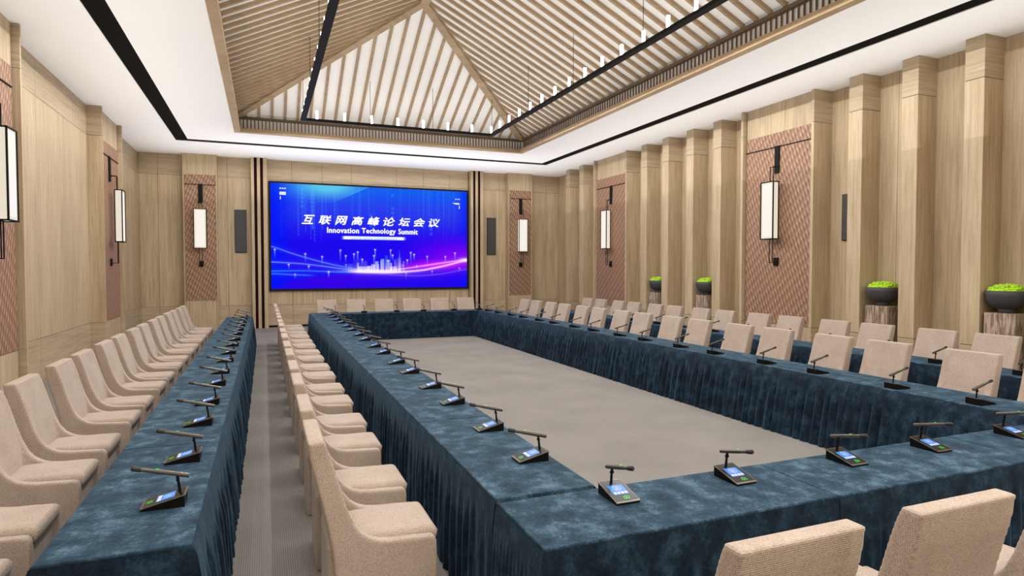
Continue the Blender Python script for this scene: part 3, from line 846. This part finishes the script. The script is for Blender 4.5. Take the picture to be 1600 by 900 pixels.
# ------------------------------------------------------------------ chairs
REAR = [(0, 1.09), (.010, 1.01), (.022, .945), (.037, .887), (.063, .776), (.084, .68), (.106, .577), (.120, .49), (.128, .41), (.134, .3), (.137, .15), (.138, 0)]
FRONT = [(.082, 1.09), (.109, 1.02), (.132, .945), (.163, .829), (.203, .700), (.240, .615), (.279, .566), (.329, .533), (.379, .516), (.465, .508), (.587, .503), (.660, .500), (.682, .485), (.690, .46), (.691, .285), (.690, 0)]
CUSH = [(.082, 1.09), (.108, 1.0), (.145, .88), (.185, .74), (.215, .60), (.235, .46)]
def make_chair():
    HW, TH = 0.283, 0.062
    bm = bmesh.new()
    side = REAR + FRONT[::-1]
    side = [(-.345 + a, b) for a, b in side]
    prism(bm, side, None, -HW, -HW + TH); prism(bm, side, None, HW - TH, HW)
    c = REAR[:8] + CUSH[::-1]; c = [(-.345 + a, b) for a, b in c]
    prism(bm, c, None, -HW + TH - 0.01, HW - TH + 0.01)
    c = [(.100, .0), (.100, .50), (.235, .50), (.25, .425), (.665, .425), (.668, 0)]
    c = [(-.345 + a, b) for a, b in c]
    prism(bm, c, None, -HW + TH - 0.01, HW - TH + 0.01)
    bmesh.ops.recalc_face_normals(bm, faces=bm.faces)
    o = obj('tmp', bm, None)
    md = o.modifiers.new('r', 'REMESH'); md.mode = 'VOXEL'; md.voxel_size = 0.0095; md.use_smooth_shade = True
    md2 = o.modifiers.new('s', 'SMOOTH'); md2.factor = 0.5; md2.iterations = 2
    dg = bpy.context.evaluated_depsgraph_get(); dg.update()
    me = bpy.data.meshes.new_from_object(o.evaluated_get(dg)).copy()
    bpy.data.objects.remove(o)
    t = thing('upholstered_chair', '', 'chair')
    xs = HW - TH - 0.004
    def cut(keep, planes):
        b = bmesh.new(); b.from_mesh(me)
        for co, no in planes:
            bmesh.ops.bisect_plane(b, geom=b.verts[:] + b.edges[:] + b.faces[:], plane_co=co, plane_no=no)
        kill = [f_ for f_ in b.faces if not keep(f_.calc_center_median())]
        bmesh.ops.delete(b, geom=kill, context='FACES')
        m_ = bpy.data.meshes.new('part'); b.to_mesh(m_); b.free(); return m_
    pl = [((xs, 0, 0), (1, 0, 0)), ((-xs, 0, 0), (1, 0, 0)), ((0, 0, .455), (0, 0, 1))]
    for nm, kp in (('side_panel', lambda c: c.x < -xs), ('side_panel', lambda c: c.x > xs),
                   ('backrest', lambda c: abs(c.x) <= xs and c.z > .455), ('base', lambda c: abs(c.x) <= xs and c.z <= .455)):
        obj(nm, cut(kp, pl), M_FAB, t, smooth=True)
    # seat cushion: crowned, rounded, overhanging the front
    bm = bmesh.new()
    x1 = HW - TH - 0.006; ya, yb = -.345 + .205, -.345 + .708; N, Mm = 18, 20
    top, bot = [], []
    def prof(s):
        return 1 - abs(s) ** 9
    for j in range(Mm + 1):
        v_ = -1 + 2 * j / Mm; ra, rb = [], []
        for i in range(N + 1):
            u_ = -1 + 2 * i / N
            e = (prof(u_) * prof(v_)) ** 0.5
            uu = math.copysign(abs(u_) ** 0.75, u_); v2 = math.copysign(abs(v_) ** 0.75, v_)
            x = uu * x1; y = (ya + yb) / 2 + v2 * (yb - ya) / 2
            z = .503 + .028 * e + .005 * (1 - u_ * u_) * (1 - v_ * v_)
            ra.append(bm.verts.new((x, y, z)))
            rb.append(bm.verts.new((x, y - (0.012 if j == Mm else 0), .445 - .012 * e)))
        top.append(ra); bot.append(rb)
    for j in range(Mm):
        for i in range(N):
            bm.faces.new((top[j][i], top[j][i + 1], top[j + 1][i + 1], top[j + 1][i])); bm.faces.new((bot[j][i + 1], bot[j][i], bot[j + 1][i], bot[j + 1][i + 1]))
    for i in range(N):
        bm.faces.new((top[0][i + 1], top[0][i], bot[0][i], bot[0][i + 1])); bm.faces.new((top[Mm][i], top[Mm][i + 1], bot[Mm][i + 1], bot[Mm][i]))
    for j in range(Mm):
        bm.faces.new((top[j][0], top[j + 1][0], bot[j + 1][0], bot[j][0])); bm.faces.new((top[j + 1][N], top[j][N], bot[j][N], bot[j + 1][N]))
    obj('seat_cushion', bm, M_FAB, t, smooth=True)
    return t

CH = {   # x of chair centre, facing rotation (local +Y is forward)
    'left': (-1.235 - .345, -PI / 2, 'in the row along the left wall'),
    'mid': (0.198 + .345, -PI / 2, "along the square's left side"),
    'right': (6.615 + .345, PI / 2, "along the square's right side"),
    'outer': (8.745 + .345, PI / 2, 'along the outer row by the right pilasters')}
proto = make_chair(); first = True
def put_chair(x, y, rz, lab, grp):
    global first
    if first:
        proto.location = (x, y, 0); proto.rotation_euler.z = rz; tag(proto, lab, None, grp); first = False
        KIDS[proto.name] = [(c, []) for c in kids(proto)]
    else:
        dup(proto, (x, y, 0), rz, lab, grp)
def seq(base=3.65):
    return [base + 1.806 * (k // 2) + 0.81 * (k % 2) for k in range(16)]
for rn, (x, rz, ph) in CH.items():
    ys = seq()
    keep = [(k, y) for k, y in enumerate(ys) if in_view(x + (0.3 if rn in ('left', 'mid') else -.3), y + 0.28, 0.55, 30) or in_view(x, y + 0.28, 1.08, 10) or in_view(x + .3, y + .28, 1.08, 10)]
    n_ = len(keep)
    for q, (k, y) in enumerate(keep):
        o_ = 'farthest' if q == n_ - 1 else ORD[q]
        put_chair(x, y, rz, 'beige knit slipper chair, %s %s' % (o_, ph), 'beige chairs ' + ph)
for k, x in enumerate((1.69, 2.537, 3.44)):
    put_chair(x, 1.552 + .345, 0, 'beige knit slipper chair seen from behind, %s of the near foreground row' % ('left', 'middle', 'right')[k], 'beige chairs in the near foreground row')
for k, x in enumerate((1.675, 2.505, 3.33, 4.18, 5.05, 5.905)):
    put_chair(x, 18.93 - .345, PI, 'beige knit slipper chair, %s of the far row below the display' % ORDL[k], 'beige chairs of the far row below the display')

# ------------------------------------------------------------------ delegate microphones
def make_mic():
    """user at -Y; base 0.147 x 0.19"""
    t = thing('desk_microphone', '', 'microphone')
    hw = 0.0735; ya, yb = -0.108, 0.092; za, zb = 0.010, 0.058
    bm = bmesh.new()
    prism(bm, [(ya, 0), (yb, 0), (yb + 0.0, zb), (ya, za)], None, -hw + 0.003, hw - 0.003); obj('base', bm, M_BLKP, t)
    ang = math.atan2(zb - za, yb - ya)
    M = Matrix.Translation((0, ya, za)) @ Matrix.Rotation(ang, 4, 'X'); Ln = math.hypot(yb - ya, zb - za)
    def onslope(fn):
        b = bmesh.new(); fn(b); bmesh.ops.transform(b, matrix=M, verts=b.verts); return b
    pl = obj('top_plate', onslope(lambda b: box(b, -hw, hw, -0.004, Ln + 0.006, 0, 0.006, 0.0015)), M_SILV, t)
    obj('glass_face', onslope(lambda b: box(b, -hw + 0.006, hw - 0.006, 0.010, Ln - 0.002, 0.004, 0.0068)), M_GLOSS, t)
    sc_ = obj('touch_screen', onslope(lambda b: box(b, -0.046, 0.046, 0.068, 0.156, 0.006, 0.0075)), M_SCR_BLUE, t)
    def icons(b):
        for k in range(4): box(b, -0.042 + k * 0.0222, -0.042 + k * 0.0222 + 0.016, 0.072, 0.090, 0.007, 0.0082)
        for k in range(20):
            a0_, a1_ = 2 * PI * k / 20, 2 * PI * (k + 1) / 20
            p = [(0.024 * math.cos(a), 0.125 + 0.024 * math.sin(a)) for a in (a0_, a1_)]; q = [(0.0215 * math.cos(a), 0.125 + 0.0215 * math.sin(a)) for a in (a1_, a0_)]
            b.faces.new([b.verts.new((x, y, 0.0082)) for x, y in p + q])
        for k in range(3): box(b, -0.012, 0.012, 0.114 + k * 0.009, 0.117 + k * 0.009, 0.0075, 0.0082)
    obj('screen_icons', onslope(icons), M_SCR_WHITE, sc_)
    m = text_mesh('(2)', 0.032, 'CENTER', off=0.0008)
    me_ = bmesh.new(); me_.from_mesh(m); bmesh.ops.transform(me_, matrix=M @ Matrix.Translation((0.008, 0.026, 0.0078)), verts=me_.verts)
    obj('seat_number', me_, M_GREEN, t)
    sx_ = -0.006
    bm = bmesh.new()
    cyl(bm, (sx_, 0.062, 0.050), (sx_, 0.062, 0.070), 0.0085, 0.007, 10)
    cyl(bm, (sx_, 0.062, 0.068), (sx_, 0.056, 0.118), 0.0075, 0.0065, 10)
    cyl(bm, (sx_ - 0.009, 0.054, 0.124), (sx_ + 0.009, 0.054, 0.124), 0.0085, seg=10)
    cyl(bm, (sx_, 0.054, 0.124), (sx_, 0.052, 0.152), 0.0075, seg=10)
    obj('stem', bm, M_BLKP, t)
    p0, p1 = Vector((sx_, 0.108, 0.140)), Vector((sx_, -0.160, 0.208))
    P = lambda k: p0 + (p1 - p0) * k
    bm = bmesh.new(); cyl(bm, P(0), P(.60), 0.0125, seg=12); cyl(bm, P(.60), P(.83), 0.0105, seg=12)
    br = obj('microphone_bar', bm, M_BAR, t, smooth=False)
    bm = bmesh.new(); cyl(bm, P(.83), P(.97), 0.013, 0.0135, seg=12); cyl(bm, P(.97), P(1), 0.0135, 0.008, seg=12); obj('grille', bm, M_GRILLE, br)
    bm = bmesh.new(); c_ = P(.56) + Vector((0, 0, 0.0125)); box(bm, c_.x - 0.004, c_.x + 0.004, c_.y - 0.008, c_.y + 0.008, c_.z - 0.002, c_.z + 0.0015); obj('indicator_light', bm, M_GREEN, br)
    return t
mic = make_mic(); mfirst = True
def put_mic(x, y, z, rz, lab, grp):
    global mfirst
    if mfirst:
        mic.location = (x, y, z); mic.rotation_euler.z = rz; tag(mic, lab, None, grp); mfirst = False
    else: dup(mic, (x, y, z), rz, lab, grp)
MR = {'left': (-0.402 - 0.092, -PI / 2, 'on the table row along the left wall'), 'mid': (1.69 - 0.092, -PI / 2, "on the square's left tables"),
      'right': (5.998 + 0.092, PI / 2, "on the square's right tables"), 'outer': (8.12 + 0.092, PI / 2, 'on the outer tables by the right wall')}
for rn, (x, rz, ph) in MR.items():
    ys = seq(3.675)
    keep = [y for y in ys if in_view(x, y, 0.85, 10)]
    for q, y in enumerate(keep):
        o_ = 'farthest' if q == len(keep) - 1 else ORD[q]
        put_mic(x, y, TZ, rz, 'black desk microphone with touch screen, %s %s' % (o_, ph), 'desk microphones ' + ph)
for k, x in enumerate((1.775, 2.575, 3.49, 4.295, 5.215)):
    put_mic(x + 0.014, 2.98 - 0.06, 0.745, 0, 'black desk microphone with touch screen, %s on the near tables' % ('leftmost', 'second from left', 'third from left', 'fourth from left', 'rightmost')[k], 'desk microphones on the near tables')
for k, x in enumerate((1.80, 2.58, 3.50, 4.28, 5.20, 5.98)):
    put_mic(x, 17.64 + 0.092, TZ, PI, 'black desk microphone facing away, %s on the far tables below the display' % ORDL[k], 'desk microphones on the far tables')

# ------------------------------------------------------------------ timber posts with moss bowls
BP = [(7.49, 8.57, 'third'), (6.42, 7.49, ''), (5.35, 6.42, ''), (13.57, 14.66, ''), (14.66, 15.73, '')]
NICHE = [(8.235, 'second from the right edge'), (6.135, 'rightmost, at the right edge'), (13.22, 'second from the left'), (15.37, 'leftmost')]
def moss(bm):
    rn = random.Random(3)
    bmesh.ops.create_icosphere(bm, subdivisions=4, radius=1)
    for v_ in bm.verts:
        v_.co = Vector((v_.co.x * 0.272, v_.co.y * 0.272, max(-0.02, v_.co.z * 0.105)))
    for k in range(110):
        a = rn.uniform(0, 2 * PI); r = 0.245 * math.sqrt(rn.random()); s = rn.uniform(0.018, 0.042)
        z = 0.105 * math.sqrt(max(0.02, 1 - (r / 0.262) ** 2))
        m_ = Matrix.Translation((r * math.cos(a), r * math.sin(a), z)) @ Matrix.Diagonal((s * rn.uniform(.8, 1.6), s, s * 0.75, 1))
        bmesh.ops.create_icosphere(bm, subdivisions=2, radius=1, matrix=m_ @ Matrix.Rotation(rn.uniform(0, 3), 4, 'Z'))
pproto = None
for y, wh in NICHE:
    lab1 = 'square weathered timber post in a right wall niche, ' + wh; lab2 = 'charcoal footed bowl of green moss on a timber post, ' + wh
    loc = (10.805, y, 0)
    if pproto is None:
        pt = thing('timber_post', lab1, 'pedestal', loc, 0, 'timber posts in the niches')
        bm = bmesh.new(); hs = 0.222
        for i, (a, b) in enumerate(((-hs, -0.09), (-0.087, 0.02), (0.023, hs))):
            box(bm, -hs, hs, a, b, 0, 1.31, 0.004)
        box(bm, -hs + 0.012, hs - 0.012, -hs + 0.012, hs - 0.012, 0.01, 1.298)
        obj('post_block', bm, M_STUMP, pt)
        pb = thing('moss_bowl', lab2, 'planter', (10.765, loc[1], 1.31), 0, 'moss bowls in the niches'); pb.scale = (0.96, 0.96, 0.98)
        bm = bmesh.new(); lathe(bm, [(0.118, 0), (0.118, 0.060), (0.112, 0.066), (0.15, 0.076), (0.20, 0.102), (0.243, 0.148), (0.271, 0.21), (0.284, 0.28), (0.287, 0.355), (0.276, 0.355), (0.270, 0.32), (0.02, 0.31)], 48)
        obj('bowl', bm, M_BOWL, pb, smooth=True)
        bm = bmesh.new(); moss(bm); obj('moss', bm, M_MOSS, pb, smooth=True, loc=(0, 0, 0.342))
        pproto = (pt, pb)
    else:
        dup(pproto[0], loc, 0, lab1); dup(pproto[1], (10.765, loc[1], 1.31), 0, lab2)
